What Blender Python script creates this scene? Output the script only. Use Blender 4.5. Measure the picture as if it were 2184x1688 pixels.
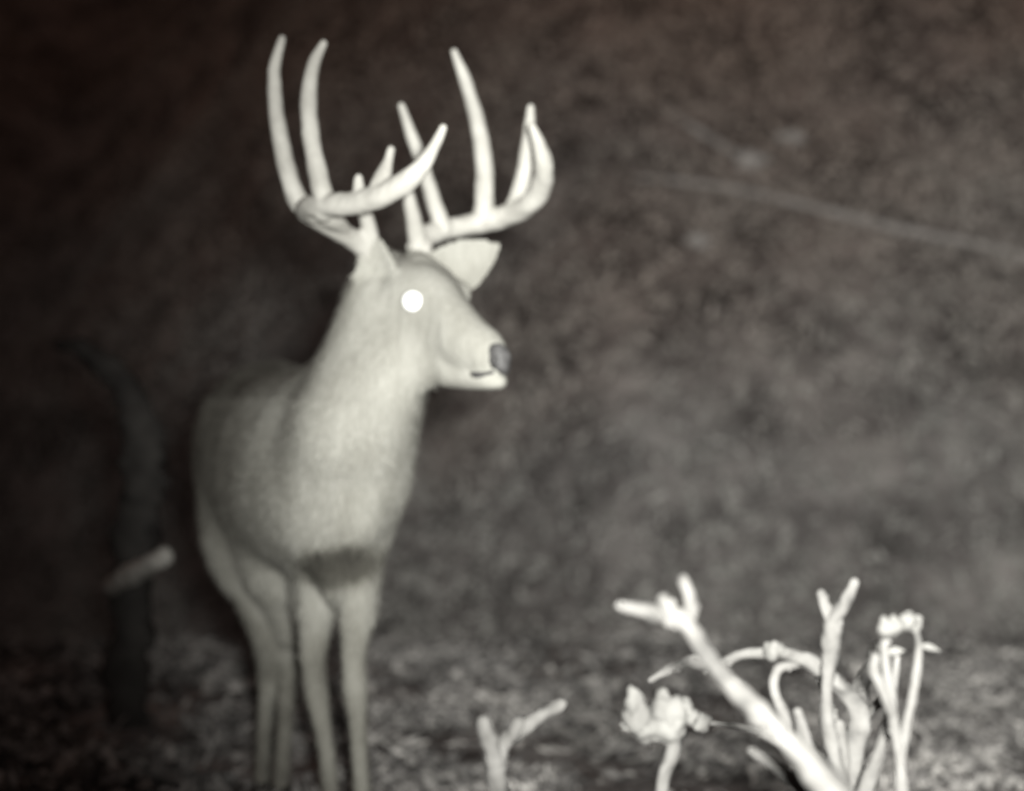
import bpy, math, random
import numpy as np
from mathutils import Vector, noise
R = math.radians
random.seed(7); rng = np.random.default_rng(7)
for o in list(bpy.data.objects): bpy.data.objects.remove(o)
scene = bpy.context.scene

# ------------------------------------------------------------------ camera
CAM_H = 1.0; FPX = 3500.0; CX, CY = 1092.0, 844.0
cam_d = bpy.data.cameras.new('camera'); cam = bpy.data.objects.new('camera', cam_d)
scene.collection.objects.link(cam)
cam.location = (0, 0, CAM_H); cam.rotation_euler = (R(90), 0, 0)
cam_d.sensor_width = 36; cam_d.lens = FPX / 2184 * 36
cam_d.clip_start = 0.05; cam_d.clip_end = 500
cam_d.dof.use_dof = True; cam_d.dof.focus_distance = 2.42; cam_d.dof.aperture_fstop = 1.65
scene.camera = cam

# ------------------------------------------------------------------ night sky
w = bpy.data.worlds.new('World'); scene.world = w; w.use_nodes = True
nt = w.node_tree; nt.nodes.clear()
wo = nt.nodes.new('ShaderNodeOutputWorld'); bg = nt.nodes.new('ShaderNodeBackground')
nt.links.new(bg.outputs[0], wo.inputs[0])
tc = nt.nodes.new('ShaderNodeTexCoord'); sx = nt.nodes.new('ShaderNodeSeparateXYZ')
nt.links.new(tc.outputs['Generated'], sx.inputs[0])
dp = nt.nodes.new('ShaderNodeVectorMath'); dp.operation = 'DOT_PRODUCT'
gl = Vector((-0.5, 0.75, 0.5)).normalized(); dp.inputs[1].default_value = gl  # warm glow added to the upper-left sky to tint the ambient light
nt.links.new(tc.outputs['Generated'], dp.inputs[0])
cr = nt.nodes.new('ShaderNodeValToRGB'); el = cr.color_ramp.elements
el[0].position = 0.0; el[0].color = (0.60, 0.47, 0.43, 1)
el[1].position = 0.80; el[1].color = (0.17, 0.135, 0.135, 1)
for p_, c_ in ((0.86, (0.24, 0.16, 0.15)), (0.895, (0.45, 0.26, 0.20)), (0.93, (1.5, 0.75, 0.46)), (0.99, (2.2, 1.2, 0.8))):
    q_ = el.new(p_); q_.color = (*c_, 1)
nt.links.new(dp.outputs['Value'], cr.inputs[0]); nt.links.new(cr.outputs[0], bg.inputs[0])
bg.inputs[1].default_value = 0.14

# ------------------------------------------------------------------ the wildlife camera's flash, beside its lens
ld = bpy.data.lights.new('flash', 'SPOT'); flash = bpy.data.objects.new('flash', ld)
scene.collection.objects.link(flash)
flash.location = (0.16, -0.10, 1.10)
ld.energy = 2150; ld.color = (0.985, 1.0, 0.955); ld.shadow_soft_size = 0.10
ld.spot_size = R(58); ld.spot_blend = 1.0
tgt = Vector((0.82, 3.5, 1.10))
flash.rotation_euler = (tgt - flash.location).to_track_quat('-Z', 'Y').to_euler()

scene.view_settings.view_transform = 'Standard'; scene.view_settings.look = 'None'
scene.view_settings.exposure = 0; scene.view_settings.gamma = 1

# ------------------------------------------------------------------ helpers
def at(x, y, Y):
    return Vector(((x - CX) / FPX * Y, Y, CAM_H - (y - CY) / FPX * Y))

def sstep(a, b, v):
    t = min(1, max(0, (v - a) / (b - a))); return t * t * (3 - 2 * t)

def ground_h(x, y):
    h = 0.035 * noise.noise(Vector((x * 1.1, y * 1.1, 3))) + 0.014 * noise.noise(Vector((x * 4.5, y * 4.5, 8)))
    edge = 6.45 + 0.18 * noise.noise(Vector((x * 0.8, 0, 5)))
    h -= 0.75 * sstep(edge, edge + 1.3, y)
    y1 = 7.3 + 0.9 * min(5.0, max(0.0, 0.6 - x))
    up = (1.1 + 0.03 * max(-4, min(6, x))) * max(0.0, y - y1) * sstep(y1, y1 + 2.0, y)
    cap = 14.0
    h += cap * (1 - math.exp(-up / cap * (1 + (up / cap) ** 2)))
    h += 0.30 * sstep(8.5, 12, y) * noise.noise(Vector((x * 0.35, y * 0.35, 1))) * 2
    h += 0.10 * sstep(8.5, 12, y) * noise.noise(Vector((x * 1.2, y * 1.2, 2)))
    return h

def on_ground(px, py):
    d = (at(px, py, 1.0) - Vector((0, 0, CAM_H)))
    t = 1.0
    while t < 60:
        p = Vector((0, 0, CAM_H)) + d * t
        if p.z < ground_h(p.x, p.y): return p
        t += 0.03
    return Vector((0, 0, CAM_H)) + d * 30

def nodes_mat(name, rough=0.9):
    m = bpy.data.materials.new(name); m.use_nodes = True
    b = m.node_tree.nodes['Principled BSDF']; b.inputs['Roughness'].default_value = rough
    if 'Specular IOR Level' in b.inputs: b.inputs['Specular IOR Level'].default_value = 0.2
    return m, m.node_tree, b

def ramp(t, stops):
    r = t.nodes.new('ShaderNodeValToRGB'); e = r.color_ramp.elements
    while len(e) < len(stops): e.new(0.5)
    for k, (p, c) in enumerate(stops): e[k].position = p; e[k].color = (*c, 1)
    return r

def noise_mat(name, stops, scale=8, detail=6, rough=0.9, bump=0.3, bscale=40, bdist=0.01, rnd=0.0):
    m, t, b = nodes_mat(name, rough)
    c = t.nodes.new('ShaderNodeTexCoord'); n = t.nodes.new('ShaderNodeTexNoise')
    n.inputs['Scale'].default_value = scale; n.inputs['Detail'].default_value = detail
    t.links.new(c.outputs['Object'], n.inputs['Vector'])
    r = ramp(t, stops); src = n.outputs['Fac']
    if rnd > 0:
        g = t.nodes.new('ShaderNodeNewGeometry'); mx = t.nodes.new('ShaderNodeMix')
        mx.inputs[0].default_value = rnd
        t.links.new(n.outputs['Fac'], mx.inputs[2]); t.links.new(g.outputs['Random Per Island'], mx.inputs[3])
        src = mx.outputs[0]
    t.links.new(src, r.inputs[0]); t.links.new(r.outputs[0], b.inputs['Base Color'])
    if bump > 0:
        n2 = t.nodes.new('ShaderNodeTexNoise'); n2.inputs['Scale'].default_value = bscale; n2.inputs['Detail'].default_value = 5
        t.links.new(c.outputs['Object'], n2.inputs['Vector'])
        bp = t.nodes.new('ShaderNodeBump'); bp.inputs['Strength'].default_value = bump; bp.inputs['Distance'].default_value = bdist
        t.links.new(n2.outputs['Fac'], bp.inputs['Height']); t.links.new(bp.outputs[0], b.inputs['Normal'])
    return m

def link(name, verts, faces, mat, parent=None, smooth=True):
    me = bpy.data.meshes.new(name); me.from_pydata([tuple(v) for v in verts], [], faces); me.update()
    if smooth: me.polygons.foreach_set('use_smooth', [True] * len(me.polygons))
    o = bpy.data.objects.new(name, me); scene.collection.objects.link(o)
    if mat: me.materials.append(mat)
    if parent:
        o.parent = parent; o.matrix_parent_inverse = parent.matrix_world.inverted()
    return o

def tag(o, label=None, cat=None, group=None, kind=None):
    if label: o['label'] = label
    if cat: o['category'] = cat
    if group: o['group'] = group
    if kind: o['kind'] = kind
    return o

def empty(name, loc):
    o = bpy.data.objects.new(name, None); o.location = loc; scene.collection.objects.link(o)
    bpy.context.view_layer.update(); return o

def catmull(P, sub):
    out = []
    n = len(P)
    for i in range(n - 1):
        p0, p1, p2, p3 = P[max(0, i - 1)], P[i], P[i + 1], P[min(n - 1, i + 2)]
        for k in range(sub):
            t = k / sub
            out.append(0.5 * ((2 * p1) + (p2 - p0) * t + (2 * p0 - 5 * p1 + 4 * p2 - p3) * t * t + (3 * p1 - p0 - 3 * p2 + p3) * t ** 3))
    out.append(P[-1]); return out

class MB:
    def __init__(s): s.v = []; s.f = []
    def loft(s, st, ref, seg=20, sub=6, wob=0.0):
        """st: (centre, half width, half height) rows; closed rounded ends"""
        P = [np.array([*c, a, b], float) for c, a, b in st]
        P = catmull(P, sub) if len(P) > 2 else P
        ref = Vector(ref); n0 = len(s.v); N = len(P); prev = None
        for i, p in enumerate(P):
            c = Vector(p[:3])
            t = Vector(P[min(N - 1, i + 1)][:3] - P[max(0, i - 1)][:3]).normalized()
            side = t.cross(ref)
            if side.length < 1e-3: side = t.cross(Vector((0.3, 0.5, 0.8)))
            side.normalize()
            if prev is not None and side.dot(prev) < 0: side = -side
            prev = side
            up = side.cross(t).normalized()
            for k in range(seg):
                a = 2 * math.pi * k / seg
                wv = 1 + (wob * (noise.noise(Vector((c.x * 30 + math.cos(a), c.y * 30 + math.sin(a), c.z * 30))) + 0.8 * noise.noise(Vector((c.x * 90 + 2 * math.cos(a), c.y * 90 + 2 * math.sin(a), c.z * 90)))) if wob else 0)
                s.v.append(c + (side * math.cos(a) * p[3] + up * math.sin(a) * p[4]) * wv)
        for i in range(N - 1):
            for k in range(seg):
                a = n0 + i * seg + k; b = n0 + i * seg + (k + 1) % seg
                s.f.append((a, b, b + seg, a + seg))
        # domed ends
        for i, q, sg in ((0, 1, 0), (N - 1, N - 2, 1)):
            c = Vector(P[i][:3]); d = (c - Vector(P[q][:3])).normalized() * min(P[i][3], P[i][4])
            base = n0 + i * seg; m0 = len(s.v)
            for k in range(seg): s.v.append(c + (s.v[base + k] - c) * 0.7 + d * 0.6)
            s.v.append(c + d * 0.9); tip = len(s.v) - 1
            for k in range(seg):
                k2 = (k + 1) % seg
                A, B, C_, D = base + k, base + k2, m0 + k2, m0 + k
                if sg: s.f += [(A, B, C_, D), (D, C_, tip)]
                else: s.f += [(B, A, D, C_), (C_, D, tip)]
    def tube(s, pts, ref=(0.13, 0.95, 0.2), seg=10, sub=5, wob=0.0):
        s.loft([(p, r, r) for p, r in pts], ref, seg, sub, wob)
    def ball(s, c, rx, ry, rz, n=12):
        n0 = len(s.v)
        for i in range(n + 1):
            ph = math.pi * i / n
            for k in range(2 * n):
                a = math.pi * k / n
                s.v.append(Vector(c) + Vector((rx * math.sin(ph) * math.cos(a), ry * math.sin(ph) * math.sin(a), rz * math.cos(ph))))
        for i in range(n):
            for k in range(2 * n):
                a = n0 + i * 2 * n + k; b = n0 + i * 2 * n + (k + 1) % (2 * n)
                s.f.append((a, a + 2 * n, b + 2 * n, b))
    def build(s, name, mat, parent=None): return link(name, s.v, s.f, mat, parent)

def remeshed(mb, voxel, smooth_it=4, fac=0.5):
    me = bpy.data.meshes.new('tmp'); me.from_pydata([tuple(v) for v in mb.v], [], mb.f); me.update()
    o = bpy.data.objects.new('tmp', me); scene.collection.objects.link(o)
    m = o.modifiers.new('r', 'REMESH'); m.mode = 'VOXEL'; m.voxel_size = voxel
    s = o.modifiers.new('s', 'SMOOTH'); s.iterations = smooth_it; s.factor = fac
    dg = bpy.context.evaluated_depsgraph_get()
    e = bpy.data.meshes.new_from_object(o.evaluated_get(dg))
    bpy.data.objects.remove(o); bpy.data.meshes.remove(me)
    return e

def link_mesh(name, me, mat, parent):
    me.name = name; me.materials.clear(); me.materials.append(mat)
    me.polygons.foreach_set('use_smooth', [True] * len(me.polygons))
    o = bpy.data.objects.new(name, me); scene.collection.objects.link(o)
    o.parent = parent; o.matrix_parent_inverse = parent.matrix_world.inverted()
    return o

# ------------------------------------------------------------------ ground
def axis(lo, hi, fine_lo, fine_hi, step, grow=1.25):
    a = list(np.arange(fine_lo, fine_hi, step)); s = step; v = a[-1]
    while v < hi: s *= grow; v += s; a.append(v)
    s = step; v = a[0]; b = []
    while v > lo: s *= grow; v -= s; b.append(v)
    return b[::-1] + a
xs = axis(-150, 150, -9, 9, 0.085); ys = axis(-60, 220, 1.0, 22, 0.085)
gv = [(x, y, ground_h(x, y)) for y in ys for x in xs]; nx = len(xs)
gf = [(j * nx + i, j * nx + i + 1, (j + 1) * nx + i + 1, (j + 1) * nx + i) for j in range(len(ys) - 1) for i in range(nx - 1)]
m_ground = noise_mat('soil', [(0.30, (0.06, 0.055, 0.053)), (0.50, (0.17, 0.156, 0.15)), (0.72, (0.34, 0.315, 0.30))], scale=2.2, detail=9, bump=1.0, bscale=7, bdist=0.12)
tag(link('ground', gv, gf, m_ground), kind='structure')

def scatter(n, area, size, flat, dens=None):
    """folded leaf shapes lying on the ground"""
    V = []; F = []
    k = 0
    while k < n:
        x, y = area()
        if dens is not None and random.random() > dens(x, y): continue
        z = ground_h(x, y); L = size * random.uniform(0.5, 1.4) * (1 + 0.0 * y); W = L * random.uniform(0.3, 0.5)
        a = random.uniform(0, 6.283); tilt = random.gauss(0, flat)
        d = Vector((math.cos(a), math.sin(a), math.tan(max(-1.2, min(1.2, tilt))))).normalized()
        sd = Vector((-d.y, d.x, random.gauss(0, flat))).normalized(); up = Vector((0, 0, 1))
        c = Vector((x, y, z + 0.006 + random.random() * 0.02)); fold = random.uniform(0.1, 0.5) * W
        b = len(V)
        V += [c - d * L / 2 + up * .2 * L * abs(math.sin(tilt)), c + sd * W / 2 + up * fold, c, c - sd * W / 2 + up * fold, c + d * L / 2 + up * random.uniform(0, .3) * L]
        F += [(b, b + 2, b + 1), (b + 1, b + 2, b + 4), (b, b + 3, b + 2), (b + 2, b + 3, b + 4)]
        k += 1
    return V, F
m_leaf = noise_mat('dead_leaves', [(0.25, (0.050, 0.046, 0.045)), (0.5, (0.190, 0.180, 0.173)), (0.8, (0.500, 0.475, 0.450))], scale=3.0, detail=4, bump=0, rnd=0.45)
def near_area():
    y = 2.6 + 4.2 * math.sqrt(random.random()); return random.uniform(-0.36, 0.36) * y, y
def clump(x, y): return sstep(-0.22, 0.25, noise.noise(Vector((x * 2.3, y * 2.3, 11))) + 0.5 * noise.noise(Vector((x * 6, y * 6, 4)))) * 0.95 + 0.05
V, F = scatter(20000, near_area, 0.065, 0.4, clump)
tag(link('leaf_litter', V, F, m_leaf, smooth=False), 'dead leaves scattered over the ground round the deer', 'leaves', kind='stuff')
def hill_area():
    y = 7.1 + 12 * random.random() ** 1.1; return random.uniform(-0.38, 0.40) * y, y
def hclump(x, y): return sstep(-0.3, 0.4, noise.noise(Vector((x * 0.9, y * 0.9, 21)))) * 0.55 + 0.45
V, F = scatter(95000, hill_area, 0.085, 0.7, hclump)
m_under = noise_mat('hill_undergrowth', [(0.25, (0.22, 0.212, 0.20)), (0.5, (0.33, 0.318, 0.30)), (0.8, (0.48, 0.463, 0.437))], scale=0.8, detail=4, bump=0, rnd=0.55)
def warm_glare_tint(m, tint=(1.0, 0.76, 0.66)):
    # warm glare over the upper slope, painted into plant and soil colours
    t = m.node_tree; bs = t.nodes['Principled BSDF']; src = bs.inputs['Base Color'].links[0].from_socket
    g = t.nodes.new('ShaderNodeNewGeometry'); x_ = t.nodes.new('ShaderNodeSeparateXYZ'); t.links.new(g.outputs['Position'], x_.inputs[0])
    n_ = t.nodes.new('ShaderNodeTexNoise'); n_.inputs['Scale'].default_value = 0.5; t.links.new(g.outputs['Position'], n_.inputs['Vector'])
    a_ = t.nodes.new('ShaderNodeMath'); a_.operation = 'MULTIPLY_ADD'; a_.inputs[1].default_value = 3.0
    t.links.new(n_.outputs['Fac'], a_.inputs[0]); t.links.new(x_.outputs['Z'], a_.inputs[2])
    mp = t.nodes.new('ShaderNodeMapRange'); mp.inputs[1].default_value = 2.2; mp.inputs[2].default_value = 5.6; t.links.new(a_.outputs[0], mp.inputs[0])
    mx = t.nodes.new('ShaderNodeMix'); mx.data_type = 'RGBA'; mx.blend_type = 'MULTIPLY'; mx.inputs[7].default_value = (*tint, 1)
    t.links.new(mp.outputs[0], mx.inputs[0]); t.links.new(src, mx.inputs[6]); t.links.new(mx.outputs[2], bs.inputs['Base Color'])
warm_glare_tint(m_under); warm_glare_tint(m_ground)
tag(link('undergrowth', V, F, m_under, smooth=False), 'low leafy ground cover on the dim slope behind the deer', 'undergrowth', kind='stuff')

# ------------------------------------------------------------------ the buck
buck = empty('deer', (at(700, 844, 3.9).x, 3.9, 0))
tag(buck, 'antlered buck with thick pale neck and one shining eye, head turned right', 'deer')
FWD = Vector((0.34, -0.94, 0)).normalized()
b = MB()
def S(x, y, Y, w_, h_): return (at(x, y, Y), w_, h_)
# trunk
b.loft([S(764, 1085, 3.50, .075, .10), S(728, 1062, 3.58, .138, .165), S(690, 1032, 3.74, .178, .20), S(650, 1012, 3.95, .198, .232),
        S(608, 990, 4.18, .208, .25), S(562, 966, 4.38, .188, .25), S(545, 960, 4.54, .155, .20), S(540, 975, 4.62, .07, .10)], (0, 0, 1), 32, 6)
# neck, throat
b.loft([S(735, 1130, 3.62, .10, .08), S(735, 1060, 3.62, .145, .15), S(742, 960, 3.57, .150, .15), S(768, 870, 3.53, .140, .135), S(795, 780, 3.50, .122, .118),
        S(812, 700, 3.49, .108, .10), S(822, 620, 3.50, .085, .08), S(822, 575, 3.51, .05, .05)], (0.2, 1, 0), 32, 6)
b.loft([S(720, 850, 3.66, .07, .08), S(650, 880, 3.80, .12, .10), S(590, 880, 4.05, .12, .10)], (0, 0, 1), 20, 6)   # withers
b.loft([S(905, 735, 3.45, .05, .06), S(868, 752, 3.44, .078, .085), S(825, 790, 3.45, .105, .10), S(775, 850, 3.47, .125, .12), S(740, 940, 3.50, .13, .13)], (0, 1, 0), 24, 6)   # cheek running into the throat
b.loft([S(712, 810, 3.56, .07, .07), S(675, 870, 3.66, .10, .10), S(645, 940, 3.80, .13, .13), S(625, 1000, 3.95, .14, .15)], (0, 1, 0), 24, 6)
b.loft([S(760, 900, 3.62, .13, .12), S(695, 930, 3.76, .135, .14), S(640, 950, 3.94, .14, .15), S(590, 960, 4.12, .14, .15)], (0, 0, 1), 24, 6)
# head
b.loft([S(832, 610, 3.52, .050, .062), S(872, 632, 3.47, .078, .082), S(910, 658, 3.42, .076, .086), S(950, 694, 3.37, .060, .072),
        S(995, 732, 3.325, .051, .061), S(1028, 750, 3.30, .046, .052), S(1046, 766, 3.285, .040, .044)], (0, 0, 1), 28, 6)
b.loft([S(850, 740, 3.50, .06, .07), S(890, 760, 3.44, .06, .062), S(945, 782, 3.38, .048, .044), S(1000, 800, 3.33, .038, .031), S(1048, 812, 3.29, .033, .022), S(1066, 814, 3.28, .026, .018)], (0, 0, 1), 24, 6)
b.loft([S(890, 575, 3.47, .05, .04), S(915, 605, 3.47, .058, .05), S(945, 642, 3.42, .050, .042), S(985, 690, 3.37, .042, .034), S(1020, 725, 3.33, .036, .030)], (0, 0, 1), 20, 5)   # brow and far side of the face
b.ball(at(972, 628, 3.47), .034, .032, .034); b.ball(at(893, 622, 3.40), .028, .03, .018)
# pedicles
b.tube([(at(835, 585, 3.47), .03), (at(790, 535, 3.45), .022)]); b.tube([(at(880, 580, 3.49), .03), (at(893, 528, 3.50), .022)])
# front legs
b.loft([S(765, 1130, 3.64, .085, .11), S(768, 1220, 3.63, .050, .07), S(764, 1300, 3.63, .041, .050), S(755, 1385, 3.62, .030, .034), S(756, 1440, 3.61, .027, .031), S(758, 1472, 3.60, .0285, .032),
        S(763, 1540, 3.60, .0215, .023), S(769, 1640, 3.60, .0195, .020), S(773, 1725, 3.60, .020, .021), S(775, 1765, 3.59, .020, .026), S(775, 1795, 3.58, .022, .03)], (0.2, 1, 0), 18, 6)
b.loft([S(682, 1130, 3.78, .085, .11), S(680, 1220, 3.76, .055, .07), S(676, 1300, 3.75, .045, .050), S(668, 1385, 3.74, .033, .034), S(671, 1440, 3.73, .028, .031), S(674, 1470, 3.725, .029, .032),
        S(686, 1540, 3.72, .0215, .023), S(700, 1630, 3.72, .0195, .020), S(706, 1700, 3.72, .020, .021), S(708, 1735, 3.71, .020, .026), S(708, 1765, 3.70, .022, .03)], (0.2, 1, 0), 18, 6)
# hind legs: thigh, hock, shank
b.loft([S(515, 1040, 4.36, .11, .16), S(520, 1150, 4.26, .090, .13), S(548, 1250, 4.18, .068, .088), S(572, 1345, 4.18, .050, .056), S(576, 1410, 4.22, .035, .04),
        S(571, 1455, 4.25, .027, .036), S(570, 1485, 4.23, .022, .028), S(564, 1560, 4.16, .019, .022), S(561, 1630, 4.08, .019, .021), S(560, 1680, 4.02, .021, .026), S(559, 1712, 3.98, .022, .03)], (0.2, 1, 0), 18, 6)
b.loft([S(610, 1050, 4.38, .11, .15), S(612, 1150, 4.30, .11, .12), S(612, 1250, 4.22, .088, .088), S(618, 1345, 4.20, .060, .06), S(620, 1415, 4.22, .036, .042),
        S(614, 1455, 4.23, .029, .036), S(611, 1485, 4.20, .023, .028), S(607, 1560, 4.12, .0195, .022), S(602, 1635, 4.04, .020, .021), S(601, 1690, 3.97, .021, .026), S(600, 1722, 3.93, .022, .03)], (0.2, 1, 0), 18, 6)
b.loft([S(722, 1150, 3.68, .07, .08), S(722, 1215, 3.67, .055, .07), S(719, 1265, 3.67, .034, .05), S(718, 1285, 3.67, .016, .03)], (0.2, 1, 0), 16, 5)   # brisket between the forelegs
b.loft([S(478, 1040, 4.30, .06, .10), S(500, 1140, 4.24, .085, .12), S(535, 1220, 4.19, .080, .10), S(560, 1290, 4.18, .055, .06)], (0.2, 1, 0), 16, 6)   # flank fold
b.loft([S(600, 1110, 4.08, .13, .13), S(605, 1200, 4.10, .115, .11), S(618, 1275, 4.13, .085, .08), S(625, 1350, 4.16, .055, .05)], (0.2, 1, 0), 18, 6)
b.loft([S(690, 1120, 3.86, .08, .10), S(672, 1210, 3.86, .060, .08), S(660, 1290, 3.88, .044, .05), S(655, 1370, 3.90, .022, .03)], (0.2, 1, 0), 16, 5)
def ear(base, tip, wmax, face, prof=(.9, .97, 1, 1.02, 1.02, 1, .96, .90, .83, .74, .64, .52, .39, .25, .09)):
    """cupped leaf-shaped ear, grown into the head"""
    base, tip = Vector(base), Vector(tip); ax = tip - base; sd = ax.cross(Vector(face)).normalized(); fc = Vector(face).normalized()
    V0 = len(b.v); N = 14; K = 9;
    for layer in (0, 1):
        for i in range(N + 1):
            for k in range(K):
                u = (k / (K - 1)) * 2 - 1; ww = prof[i] * wmax
                p = base + ax * (i / N) + sd * u * ww + fc * (-0.35 * ww * (1 - u * u) + (0.0 if layer else -0.007 - 0.004 * (1 - u * u)))
                b.v.append(p)
    st = (N + 1) * K
    for i in range(N):
        for k in range(K - 1):
            a = V0 + i * K + k
            b.f.append((a, a + 1, a + K + 1, a + K)); a += st; b.f.append((a, a + K, a + K + 1, a + 1))
    ring = [i * K for i in range(N)] + [N * K + k for k in range(K)] + [i * K + K - 1 for i in range(N - 1, -1, -1)] + [k for k in range(K - 2, 0, -1)]
    for j in range(len(ring)):
        a, c = V0 + ring[j], V0 + ring[(j + 1) % len(ring)]
        b.f.append((a, c, c + st, a + st))
ear(at(938, 592, 3.50), at(1068, 520, 3.50), .058, (0.15, -1, 0.1))
ear(at(794, 630, 3.415), at(806, 508, 3.41), .052, (-0.35, -0.93, 0), (1, 1, 1, .99, .97, .94, .90, .85, .79, .72, .64, .55, .43, .29, .12))
me = remeshed(b, 0.0065, 5, 0.5)
# coat tone per vertex, with ear shadow and leg fade painted in
nv = len(me.vertices); co = np.empty(nv * 3); me.vertices.foreach_get('co', co); co = co.reshape(-1, 3)
def pxof(p): return CX + p[0] / p[1] * FPX, CY - (p[2] - CAM_H) / p[1] * FPX
# ease the trunk's and neck's joins into one another
ed = np.empty(len(me.edges) * 2, int); me.edges.foreach_get('vertices', ed); ed = ed.reshape(-1, 2)
px_ = CX + co[:, 0] / co[:, 1] * FPX
def ss(a_, b_, v): t_ = np.clip((v - a_) / (b_ - a_), 0, 1); return t_ * t_ * (3 - 2 * t_)
wgt = ss(0.50, 0.66, co[:, 2]) * (1 - ss(1.16, 1.24, co[:, 2])) * (1 - ss(905, 945, px_) * ss(0.95, 1.02, co[:, 2]))
deg = np.bincount(ed.ravel(), minlength=nv)[:, None]
for _ in range(150):
    acc = np.zeros_like(co)
    for k in range(3):
        acc[:, k] = np.bincount(ed[:, 0], co[ed[:, 1], k], nv) + np.bincount(ed[:, 1], co[ed[:, 0], k], nv)
    co += (acc / deg - co) * 0.7 * wgt[:, None]
me.vertices.foreach_set('co', co.ravel()); me.update()
tone = np.empty(nv)
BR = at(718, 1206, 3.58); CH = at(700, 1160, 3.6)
for i, p in enumerate(co):
    along = (Vector(p) - at(742, 1070, 3.55)).dot(-FWD)
    t = 0.68 - 0.26 * sstep(0.16, 0.60, along) * sstep(0.62, 0.95, p[2] + 0.1)      # darker saddle and flank
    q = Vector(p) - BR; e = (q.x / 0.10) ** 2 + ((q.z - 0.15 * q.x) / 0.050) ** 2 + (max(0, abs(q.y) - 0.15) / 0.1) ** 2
    t -= 0.46 * (1 - sstep(0.2, 1.8, e))                                # darker patch over the brisket
    q = Vector(p) - at(772, 605, 3.45); t -= 0.2 * math.exp(-(q.length / 0.022) ** 2)  # shadow at the near ear's base, painted darker
    t += 0.10 * noise.noise(Vector(p) * 9) + 0.10 * noise.noise(Vector((p[0] * 22, p[1] * 22, p[2] * 9)))
    t -= 0.20 * (1 - sstep(0.25, 0.62, p[2]))  # legs dim downward as the flash fades, painted into the tone
    if p[2] < 0.055: t = 0.05
    tone[i] = max(0.02, min(1, t))
at_ = me.color_attributes.new('coat_and_shade', 'FLOAT_COLOR', 'POINT')
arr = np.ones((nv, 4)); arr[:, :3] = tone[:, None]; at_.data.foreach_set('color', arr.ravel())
def coat_material(name, k=1.0):
    m, t, bs = nodes_mat(name, 0.95)
    a = t.nodes.new('ShaderNodeVertexColor'); a.layer_name = 'coat_and_shade'
    n = t.nodes.new('ShaderNodeTexNoise'); n.inputs['Scale'].default_value = 60; n.inputs['Detail'].default_value = 4
    c = t.nodes.new('ShaderNodeTexCoord'); mp = t.nodes.new('ShaderNodeMapping'); mp.inputs['Scale'].default_value = (1.6, 1.6, 0.5)
    t.links.new(c.outputs['Object'], mp.inputs[0]); t.links.new(mp.outputs[0], n.inputs['Vector'])
    ad = t.nodes.new('ShaderNodeMath'); ad.operation = 'MULTIPLY_ADD'; ad.inputs[1].default_value = 0.22
    sb = t.nodes.new('ShaderNodeMath'); sb.operation = 'SUBTRACT'; sb.inputs[1].default_value = 0.5
    t.links.new(n.outputs['Fac'], sb.inputs[0]); t.links.new(sb.outputs[0], ad.inputs[0]); t.links.new(a.outputs['Color'], ad.inputs[2])
    r = ramp(t, [(0.0, (0.02, 0.018, 0.016)), (0.3, (0.085 * k, 0.08 * k, 0.068 * k)), (0.55, (0.23 * k, 0.222 * k, 0.195 * k)), (0.85, (0.40 * k, 0.39 * k, 0.355 * k))])
    t.links.new(ad.outputs[0], r.inputs[0]); t.links.new(r.outputs[0], bs.inputs['Base Color'])
    bp = t.nodes.new('ShaderNodeBump'); bp.inputs['Strength'].default_value = 0.5; bp.inputs['Distance'].default_value = 0.006
    t.links.new(n.outputs['Fac'], bp.inputs['Height']); t.links.new(bp.outputs[0], bs.inputs['Normal'])
    return m
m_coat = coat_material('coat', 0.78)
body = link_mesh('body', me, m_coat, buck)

# short hairs standing off the coat
nf = len(me.polygons); cen = np.empty(nf * 3); me.polygons.foreach_get('center', cen); cen = cen.reshape(-1, 3)
nrm = np.empty(nf * 3); me.polygons.foreach_get('normal', nrm); nrm = nrm.reshape(-1, 3)
first = np.empty(nf, int); me.polygons.foreach_get('loop_start', first)
lv = np.empty(len(me.loops), int); me.loops.foreach_get('vertex_index', lv)
NH = 110000
idx = rng.integers(0, nf, NH); idx = idx[cen[idx][:, 2] > 0.06]; n_ = len(idx)
Pn = nrm[idx]; Pc = cen[idx] + rng.normal(0, 0.003, (n_, 3)); tn = tone[lv[first[idx]]]
z = Pc[:, 2]
flow = np.stack([np.where(z > 1.0, -0.35, -0.25), np.where(z > 1.0, 0.1, 0.6), np.full(n_, -0.9)], 1) + rng.normal(0, 0.25, (n_, 3))
flow -= (flow * Pn).sum(1)[:, None] * Pn; flow /= np.linalg.norm(flow, axis=1)[:, None] + 1e-9
d = flow * 0.92 + Pn * rng.uniform(0.15, 0.5, (n_, 1)); d /= np.linalg.norm(d, axis=1)[:, None]
headish = (z > 1.02) & (Pc[:, 0] > at(850, 0, 3.4).x)
Lh = rng.uniform(0.012, 0.026, n_); Lh[headish] *= 0.2; Lh[(Pc[:, 0] > at(935, 0, 3.35).x) & (z > 0.95)] = 0.0015; Lh[z < 0.5] *= 0.5
Lh[(z < 1.02) & (z > 0.5)] *= 1.2
side = np.cross(d, Pn); side /= np.linalg.norm(side, axis=1)[:, None] + 1e-9
W = 0.0011
root = Pc - Pn * 0.002
HV = np.stack([root + side * W, root - side * W, root + d * Lh[:, None]], 1).reshape(-1, 3)
fm = bpy.data.meshes.new('fur'); fm.vertices.add(n_ * 3); fm.vertices.foreach_set('co', HV.ravel())
fm.loops.add(n_ * 3); fm.loops.foreach_set('vertex_index', np.arange(n_ * 3)); fm.polygons.add(n_)
fm.polygons.foreach_set('loop_start', np.arange(0, n_ * 3, 3)); fm.update(calc_edges=True)
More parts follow.
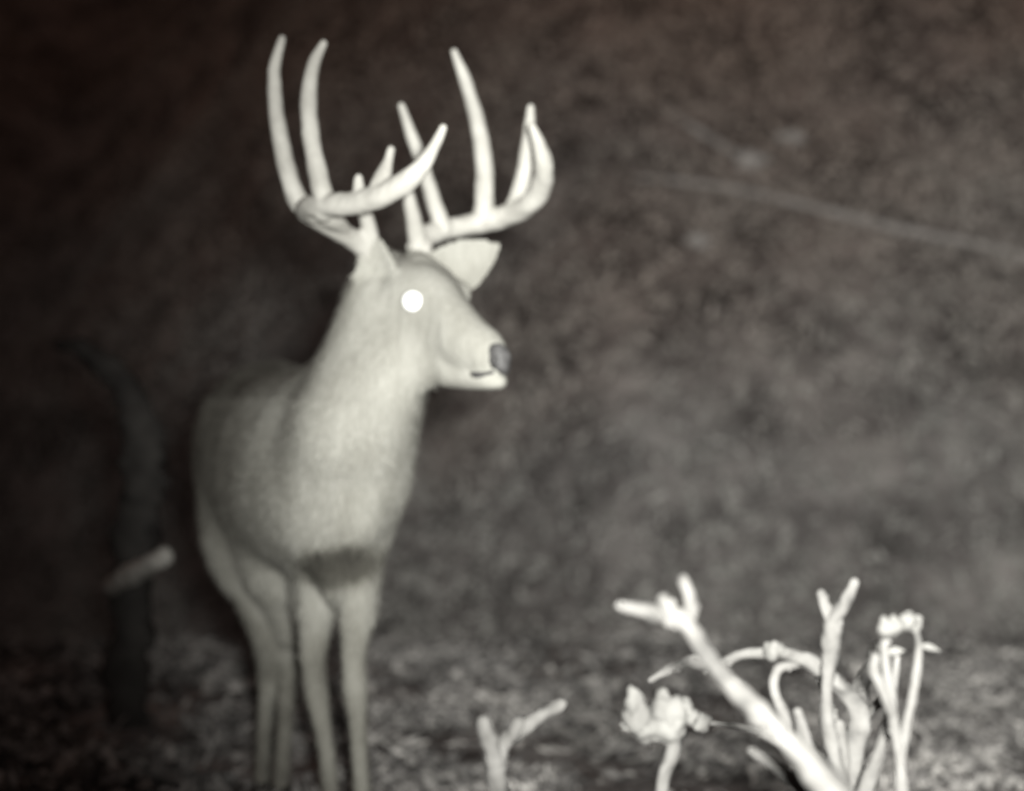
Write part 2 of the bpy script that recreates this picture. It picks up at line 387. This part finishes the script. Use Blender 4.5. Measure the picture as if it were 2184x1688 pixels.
fa = fm.color_attributes.new('coat_and_shade', 'FLOAT_COLOR', 'POINT')
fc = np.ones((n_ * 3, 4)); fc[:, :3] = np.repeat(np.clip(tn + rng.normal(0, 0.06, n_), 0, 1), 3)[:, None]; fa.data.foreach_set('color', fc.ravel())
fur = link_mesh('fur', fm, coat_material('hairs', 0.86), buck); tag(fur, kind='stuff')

# antlers
m_bone = noise_mat('antler_bone', [(0.3, (0.259, 0.248, 0.227)), (0.7, (0.396, 0.382, 0.353))], scale=14, bump=0.35, bscale=70, bdist=0.003, rough=0.6)
def antler(tubes, fill=()):
    a = MB()
    for x, y, Y, rr in fill: a.ball(at(x, y, Y), rr, rr, rr)
    for t in tubes: a.tube([(at(x, y, Y), max(.0085, r * 1.10)) for x, y, Y, r in t], ref=(0.1, 0.9, 0.15), seg=14, sub=6, wob=0.10)
    c0 = at(*tubes[0][0][:3])
    for q in range(9): a.ball(c0 + Vector((math.cos(q * .7) * .022, math.sin(q * .7) * .022, .006 + random.uniform(-.004, .004))), .008, .008, .007, 6)
    return link_mesh('antler', remeshed(a, 0.0032, 3, 0.5), m_bone, buck)
antler([
 [(788, 540, 3.45, .024), (768, 520, 3.43, .021), (725, 494, 3.38, .0195), (678, 466, 3.33, .021), (655, 449, 3.29, .022), (668, 441, 3.24, .022), (705, 438, 3.20, .021), (750, 434, 3.17, .021), (805, 420, 3.14, .0215),
  (860, 392, 3.12, .020), (900, 355, 3.11, .0155), (925, 315, 3.11, .011), (946, 272, 3.11, .006)],
 [(735, 488, 3.37, .012), (700, 462, 3.31, .022), (664, 452, 3.27, .020)],
 [(690, 474, 3.34, .014), (655, 450, 3.32, .019), (628, 412, 3.31, .019), (605, 330, 3.30, .0165), (588, 230, 3.31, .0145), (585, 150, 3.32, .012), (602, 82, 3.33, .006)],
 [(705, 446, 3.20, .014), (693, 425, 3.21, .020), (682, 390, 3.21, .0185), (665, 300, 3.22, .0165), (658, 210, 3.23, .0155), (668, 140, 3.24, .0125), (691, 92, 3.25, .0065)],
 [(770, 425, 3.16, .014), (765, 398, 3.16, .011), (765, 378, 3.16, .006)],
 [(800, 420, 3.14, .018), (816, 378, 3.14, .0155), (828, 342, 3.14, .009), (834, 318, 3.14, .0055)],
 [(792, 522, 3.44, .018), (785, 480, 3.41, .0155), (775, 445, 3.39, .013), (768, 415, 3.37, .008)]], [(672, 450, 3.26, .027), (690, 448, 3.22, .024), (655, 450, 3.29, .024)])
antler([
 [(893, 535, 3.50, .024), (905, 508, 3.52, .023), (945, 490, 3.56, .021), (1010, 478, 3.60, .0215), (1075, 462, 3.60, .0225), (1125, 438, 3.55, .0215), (1153, 400, 3.50, .021), (1160, 355, 3.45, .0185),
  (1150, 310, 3.42, .0145), (1134, 268, 3.40, .007)],
 [(945, 490, 3.55, .019), (928, 440, 3.54, .0165), (908, 375, 3.53, .0145), (880, 295, 3.51, .0125), (855, 225, 3.49, .006)],
 [(1030, 470, 3.60, .022), (1032, 430, 3.59, .0205), (1033, 360, 3.58, .0185), (1020, 270, 3.56, .0165), (997, 185, 3.54, .0135), (968, 110, 3.52, .006)],
 [(1095, 448, 3.59, .0195), (1112, 400, 3.57, .018), (1122, 330, 3.55, .0145), (1130, 265, 3.53, .0115), (1132, 228, 3.52, .0065)],
 [(892, 525, 3.50, .021), (884, 480, 3.47, .0165), (874, 430, 3.44, .0135), (866, 385, 3.42, .008)]])
# eye, nose, mouth, hooves
m_eye, _, be = nodes_mat('eyeshine_white', 0.25); be.inputs['Base Color'].default_value = (1, 1, 1, 1); be.inputs['Specular IOR Level'].default_value = 0.5  # eyeshine from the flash, put in as a plain white base colour
e = MB(); 
ray = at(880, 643, 1.0) - Vector((0, 0, CAM_H)); hit, loc, hn, _i = body.ray_cast(body.matrix_world.inverted() @ Vector((0, 0, CAM_H)), body.matrix_world.inverted().to_3x3() @ ray)
ec = body.matrix_world @ loc - Vector((0, -1, 0)) * -0.004; e.ball(ec, .0205, .014, .0205, 16)
tag(e.build('eye', m_eye, buck), 'right eye shining white in the flash')
m_dark = noise_mat('wet_nose', [(0.3, (0.03, 0.029, 0.029)), (0.7, (0.07, 0.067, 0.067))], scale=60, bump=0.4, bscale=200, bdist=0.002, rough=0.5)
m_nose = noise_mat('damp_nose', [(0.3, (0.045, 0.043, 0.043)), (0.7, (0.09, 0.087, 0.087))], scale=60, bump=0.4, bscale=200, bdist=0.002, rough=0.5)
n = MB(); n.loft([S(1048, 744, 3.262, .010, .012), S(1060, 754, 3.254, .017, .022), S(1070, 772, 3.256, .018, .023), S(1076, 790, 3.266, .011, .013)], (0, 0, 1), 16, 5); nose = n.build('nose', m_nose, buck)
n = MB(); n.tube([(at(1050, 783, 3.246), .003), (at(1057, 774, 3.238), .0055), (at(1062, 762, 3.238), .003)]); n.build('nostril', m_dark, nose)
n = MB(); n.tube([(at(1004, 797, 3.284), .003), (at(1016, 800, 3.266), .0065), (at(1034, 798, 3.252), .004), (at(1052, 794, 3.246), .0035)]); n.build('mouth', m_dark, buck)

# ------------------------------------------------------------------ brush in the foreground
m_wood = noise_mat('pale_dead_wood', [(0.32, (0.046, 0.044, 0.042)), (0.46, (0.083, 0.079, 0.075)), (0.68, (0.119, 0.114, 0.109))], scale=24, bump=0.5, bscale=60, bdist=0.004)
m_wood2 = noise_mat('grey_twig_bark', [(0.3, (0.04, 0.037, 0.035)), (0.7, (0.10, 0.095, 0.09))], scale=30, bump=0.5, bscale=60, bdist=0.004)
m_fleaf = noise_mat('pale_leaf', [(0.3, (0.061, 0.058, 0.055)), (0.7, (0.114, 0.110, 0.104))], scale=20, bump=0.2)
def plant(name, root, label, cat, trunk_tubes, trunk_name='stem', leaves=None, mat=None, group=None, buds=()):
    e0 = empty(name, root); tag(e0, label, cat, group)
    for k, t in enumerate(trunk_tubes):
        t = [(x + random.uniform(-4, 4), y + random.uniform(-4, 4), Y, r_ * 0.88) for x, y, Y, r_ in t]
        mb = MB(); mb.tube([(at(x, y, Y), r) for x, y, Y, r in t], seg=12, sub=7, wob=0.42)
        for _ in range(len(t) // 2 + 1):      # knots and bud scars
            q = random.randrange(len(t) - 1); u = random.random(); A_, B_ = t[q], t[q + 1]; rr = (A_[3] + (B_[3] - A_[3]) * u)
            ang = random.uniform(0, 6.28); cc = at(A_[0] + (B_[0] - A_[0]) * u, A_[1] + (B_[1] - A_[1]) * u, A_[2]) + Vector((math.cos(ang), 0, math.sin(ang))) * rr * .7
            mb.ball(cc, rr * random.uniform(.45, .75), rr * .6, rr * random.uniform(.45, .8), 6)
        mb.build(trunk_name if k == 0 else 'twig', mat or m_wood, e0)
    if leaves:
        for (x, y, Y, L, a, wd) in leaves:
            p = at(x, y, Y); dx = Vector((math.cos(a), random.uniform(-.3, .3), math.sin(a))).normalized()
            sd = dx.cross(Vector((random.uniform(-.4, .4), -1, random.uniform(-.3, .3)))).normalized(); nn = dx.cross(sd)
            V = []; F = []
            prof = [0.10, .6, .95, .9, .68, .38, .03]
            for i, pr in enumerate(prof):
                u = i / 6
                c = p + dx * L * u - Vector((0, 0, 1)) * L * 0.25 * u * u
                V += [c + sd * wd * pr - nn * wd * .35 * pr, c + nn * 0.0, c - sd * wd * pr - nn * wd * .35 * pr]
            n0 = len(V); V += [v - nn * 0.0012 for v in V]
            for i in range(6):
                for k in (0, 1):
                    q = i * 3 + k; F.append((q, q + 1, q + 4, q + 3)); F.append((q + n0, q + n0 + 3, q + n0 + 4, q + n0 + 1))
                F.append((i * 3, i * 3 + 3, i * 3 + 3 + n0, i * 3 + n0)); F.append((i * 3 + 2, i * 3 + 2 + n0, i * 3 + 5 + n0, i * 3 + 5))
            link('leaf', V, F, m_fleaf, e0)
    for (x, y, Y, r0, st_) in buds:
        mb = MB(); mb.ball((0, 0, 0), r0 * (1 - .3 * st_), r0, r0 * (1 + .5 * st_), 9); p = at(x, y, Y); q_ = Vector((x, y, 0))
        link('bud', [p + v * (1 + .5 * noise.noise(v * (1.3 / r0) + q_)) for v in mb.v], mb.f, m_fleaf, e0)
    return e0
def groot(x, Y):
    p = at(x, 844, Y); return (p.x, Y, ground_h(p.x, Y))
def gp(x, Y):    # pixel row of the ground at column x, depth Y
    p = at(x, 844, Y); return CY + (CAM_H - ground_h(p.x, Y)) * FPX / Y

y0 = gp(1085, 1.9)
plant('forked_stick', groot(1085, 1.9), 'pale forked stick standing alone in front, to the right of the deer\'s legs', 'stick',
 [[(1085, y0 + 20, 1.9, .016), (1078, 2100, 1.9, .014), (1072, 1760, 1.9, .0125), (1062, 1650, 1.9, .0125), (1046, 1590, 1.89, .011), (1031, 1537, 1.88, .010)],
  [(1064, 1640, 1.9, .011), (1078, 1588, 1.91, .011), (1108, 1560, 1.92, .0105), (1150, 1525, 1.94, .009), (1200, 1500, 1.95, .009)],
  [(1090, 1575, 1.91, .009), (1108, 1542, 1.905, .0095)]], 'stem')
y0 = gp(1400, 1.95)
plant('leafy_sprig', groot(1400, 1.95), 'low sprig topped by a bright knobbly cluster of buds, left of the leaning branch', 'plant',
 [[(1400, y0 + 20, 1.95, .010), (1404, 2000, 1.95, .009), (1412, 1688, 1.95, .009), (1428, 1620, 1.95, .009), (1432, 1560, 1.95, .010), (1415, 1525, 1.95, .009)],
  [(1430, 1580, 1.95, .008), (1380, 1545, 1.94, .010), (1352, 1500, 1.93, .008)]], 'stem',
 leaves=[(1372 + random.gauss(0, 9), 1545 + random.gauss(0, 7), 1.95 + random.gauss(0, .008), random.uniform(.022, .034), random.gauss(2.2, .5), random.uniform(.007, .011)) for _ in range(4)]
  + [(1428 + random.gauss(0, 10), 1545 + random.gauss(0, 7), 1.95 + random.gauss(0, .008), random.uniform(.022, .034), random.gauss(1.1, .6), random.uniform(.007, .011)) for _ in range(4)],
 buds=[(1352, 1498, 1.93, .0135, .6), (1358, 1528, 1.935, .017, .2), (1372, 1552, 1.94, .017, 0), (1398, 1552, 1.945, .015, 0), (1412, 1512, 1.94, .016, .5), (1434, 1522, 1.94, .018, .2),
       (1452, 1512, 1.95, .014, 0), (1420, 1545, 1.94, .018, 0), (1440, 1556, 1.95, .014, .5), (1412, 1490, 1.94, .010, .4), (1472, 1528, 1.95, .010, 0)])
y0 = gp(1980, 1.7)
plant('leaning_branch', groot(1980, 1.7), 'long pale dead branch leaning up to the left, forked at its broken end', 'branch',
 [[(1990, y0 + 20, 1.62, .024), (1930, 2150, 1.64, .022), (1840, 1800, 1.66, .020), (1740, 1650, 1.67, .0165), (1640, 1545, 1.68, .0135), (1560, 1462, 1.69, .0115), (1500, 1385, 1.70, .011), (1445, 1318, 1.71, .012), (1400, 1305, 1.72, .0105), (1322, 1292, 1.73, .006)],
  [(1440, 1318, 1.71, .010), (1415, 1280, 1.71, .0085)],
  [(1462, 1335, 1.71, .009), (1470, 1290, 1.72, .0085), (1462, 1238, 1.73, .0075)]], 'stem')
y0 = gp(1800, 2.0)
m_w = m_wood
plant('bare_shrub', groot(1800, 2.0), 'tangled bare shrub with an arching stem ending in a knob, right of the leaning branch', 'shrub',
 [[(1800, y0 + 20, 2.0, .022), (1805, 2100, 2.0, .021), (1812, 1760, 2.0, .019), (1825, 1600, 2.0, .017), (1828, 1530, 2.0, .014), (1800, 1478, 2.0, .012), (1750, 1425, 1.99, .0115), (1700, 1400, 1.98, .010), (1665, 1391, 1.97, .0085), (1655, 1390, 1.97, .008)],
  [(1815, 1720, 2.0, .013), (1780, 1600, 1.98, .011), (1760, 1500, 1.97, .009), (1768, 1400, 1.96, .0105), (1780, 1330, 1.95, .012), (1800, 1290, 1.94, .009), (1826, 1246, 1.93, .0075)],
  [(1780, 1335, 1.95, .0105), (1766, 1300, 1.95, .009), (1752, 1262, 1.95, .007)],
  [(1828, 1560, 2.0, .012), (1840, 1470, 2.01, .011), (1866, 1420, 2.02, .0105), (1872, 1385, 2.02, .012)],
  [(1655, 1392, 1.97, .008), (1580, 1400, 1.99, .0065), (1530, 1415, 2.0, .0065), (1480, 1408, 2.01, .0075), (1430, 1430, 2.02, .007), (1390, 1455, 2.03, .005)],
  [(1470, 1410, 2.01, .007), (1540, 1440, 2.0, .007), (1620, 1510, 1.98, .008), (1740, 1630, 1.96, .010), (1812, 1760, 1.98, .011)],
  [(1805, 1760, 2.0, .014), (1745, 1650, 1.97, .010), (1690, 1560, 1.95, .007), (1650, 1480, 1.94, .006), (1655, 1430, 1.94, .006), (1700, 1420, 1.95, .005)],
  [(1812, 1700, 2.0, .012), (1720, 1620, 2.02, .008), (1600, 1555, 2.04, .005), (1512, 1540, 2.05, .004), (1500, 1540, 2.05, .004)],
  [(1790, 1560, 2.0, .008), (1765, 1500, 2.01, .0065), (1745, 1450, 2.02, .006)],
  [(1808, 1900, 1.98, .016), (1770, 1700, 1.94, .014), (1725, 1600, 1.92, .010), (1700, 1520, 1.9, .006)],
  [(1802, 1880, 1.98, .014), (1740, 1720, 1.93, .012), (1672, 1650, 1.9, .009), (1600, 1600, 1.88, .006)],
  [(1806, 1850, 1.98, .014), (1850, 1680, 1.95, .011), (1880, 1600, 1.93, .008), (1905, 1500, 1.92, .006), (1912, 1400, 1.91, .004)],
  [(1800, 1860, 2.02, .012), (1795, 1700, 2.0, .011), (1800, 1620, 1.99, .009), (1786, 1540, 1.98, .007)],
  [(1830, 1530, 2.0, .008), (1870, 1500, 2.01, .006), (1900, 1460, 2.02, .004)]], 'stem',
 buds=[(1651, 1388, 1.965, .0125, -.3), (1496, 1540, 2.045, .0125, 0), (1866, 1398, 2.01, .012, .9)])
y0 = gp(1935, 1.85)
stems = [[(1935, y0 + 20, 1.85, .012), (1932, 2000, 1.85, .010), (1920, 1650, 1.85, .0075), (1900, 1500, 1.85, .0065), (1888, 1400, 1.85, .006), (1893, 1345, 1.85, .004)],
  [(1924, 1620, 1.85, .006), (1945, 1480, 1.86, .0055), (1960, 1380, 1.87, .0045), (1948, 1325, 1.87, .003)],
  [(1905, 1530, 1.85, .006), (1880, 1475, 1.84, .006), (1862, 1430, 1.84, .0065), (1866, 1400, 1.84, .006)],
  [(1893, 1350, 1.85, .006), (1915, 1335, 1.85, .007), (1940, 1322, 1.85, .004)]]
lv_ = []
for st_ in stems[:2] + stems[3:]:
    for _ in range(4):
        q = random.randrange(len(st_) - 2, len(st_) - 1); u = random.random(); A_, B_ = st_[q], st_[q + 1]
        lv_.append((A_[0] + (B_[0] - A_[0]) * u + random.gauss(0, 3), A_[1] + (B_[1] - A_[1]) * u, A_[2], random.uniform(.020, .040), random.gauss(0.9, .5), random.uniform(.004, .007)))
plant('leafy_twigs', groot(1935, 1.85), 'upright twigs with small pale leaves at the right edge of the brush', 'plant', stems, 'stem', leaves=lv_[::6],
 buds=[(1893, 1340, 1.84, .012, .1), (1908, 1333, 1.84, .010, 0), (1935, 1325, 1.85, .010, 0), (1952, 1330, 1.87, .009, .4)])
# ------------------------------------------------------------------ sapling at the left
y0 = gp(300, 4.9)
m_bark = noise_mat('grey_snag_bark', [(0.3, (0.025, 0.023, 0.022)), (0.7, (0.060, 0.056, 0.052))], scale=12, bump=0.6, bscale=40, bdist=0.008)
snag = plant('dead_sapling', groot(300, 4.9), 'dim crooked snag at the left edge, with a pale broken side branch', 'snag',
 [[(275, y0 + 20, 4.9, .075), (275, 1400, 4.9, .068), (282, 1250, 4.9, .066), (296, 1130, 4.9, .074), (308, 1010, 4.9, .075), (300, 920, 4.92, .070), (272, 840, 4.95, .055), (225, 780, 4.97, .045), (170, 745, 4.98, .030), (120, 735, 4.98, .012)]], 'trunk', mat=m_bark)
mb = MB(); mb.tube([(at(240, 1252, 4.85), .030), (at(275, 1230, 4.7), .030), (at(320, 1205, 4.6), .028), (at(352, 1183, 4.55), .026)], seg=12, sub=6, wob=.35)
tag(mb.build('branch', noise_mat('bare_broken_wood', [(0.3, (0.25, 0.24, 0.22)), (0.7, (0.45, 0.43, 0.40))], scale=20, bump=.4), snag), 'pale broken branch stub')

# ------------------------------------------------------------------ on the slope
m_log = noise_mat('weathered_log', [(0.3, (0.300, 0.277, 0.262)), (0.7, (0.510, 0.473, 0.450))], scale=9, bump=0.6, bscale=20, bdist=0.02)
def lying(name, label, cat, pts, r, group=None):
    mb = MB(); P = []
    for (x, y), rr in zip(pts, r):
        p = on_ground(x, y); P.append((p + Vector((0, -rr * .6, rr * 0.9)), rr))
    mb.tube(P, ref=(0, 0.3, 1), seg=10, sub=8, wob=0.3); o = mb.build(name, m_log, None); tag(o, label, cat, group); return o
lying('fallen_log', 'long pale fallen trunk lying across the slope at the upper right', 'log', [(1230, 385), (1380, 386), (1520, 402), (1660, 432), (1800, 468), (1937, 502), (2080, 530), (2200, 560)], [.008, .014, .018, .022, .026, .026, .026, .026])
lying('fallen_branch', 'thin branch lying uphill of the long fallen trunk', 'branch', [(1420, 235), (1480, 280), (1550, 325), (1600, 355)], [.012, .02, .024, .02])
def rock(x, y, s, label):
    p = on_ground(x, y); V = []; F = []; mb = MB(); mb.ball((0, 0, 0), s, s * .8, s * .6, 10)
    V = [p + v * (1 + 0.5 * noise.noise(v * (1.6 / s) + Vector((x, y, 0)))) + Vector((0, 0, s * .2)) for v in mb.v]
    tag(link('stone', V, mb.f, m_log), label, 'stone', 'stones on the slope')
rock(1605, 352, .13, 'larger pale stone at the lower end of the thin fallen branch')
rock(1690, 305, .10, 'pale stone uphill and right of the larger stone')
rock(1492, 520, .08, 'small pale stone downhill of the long fallen trunk')
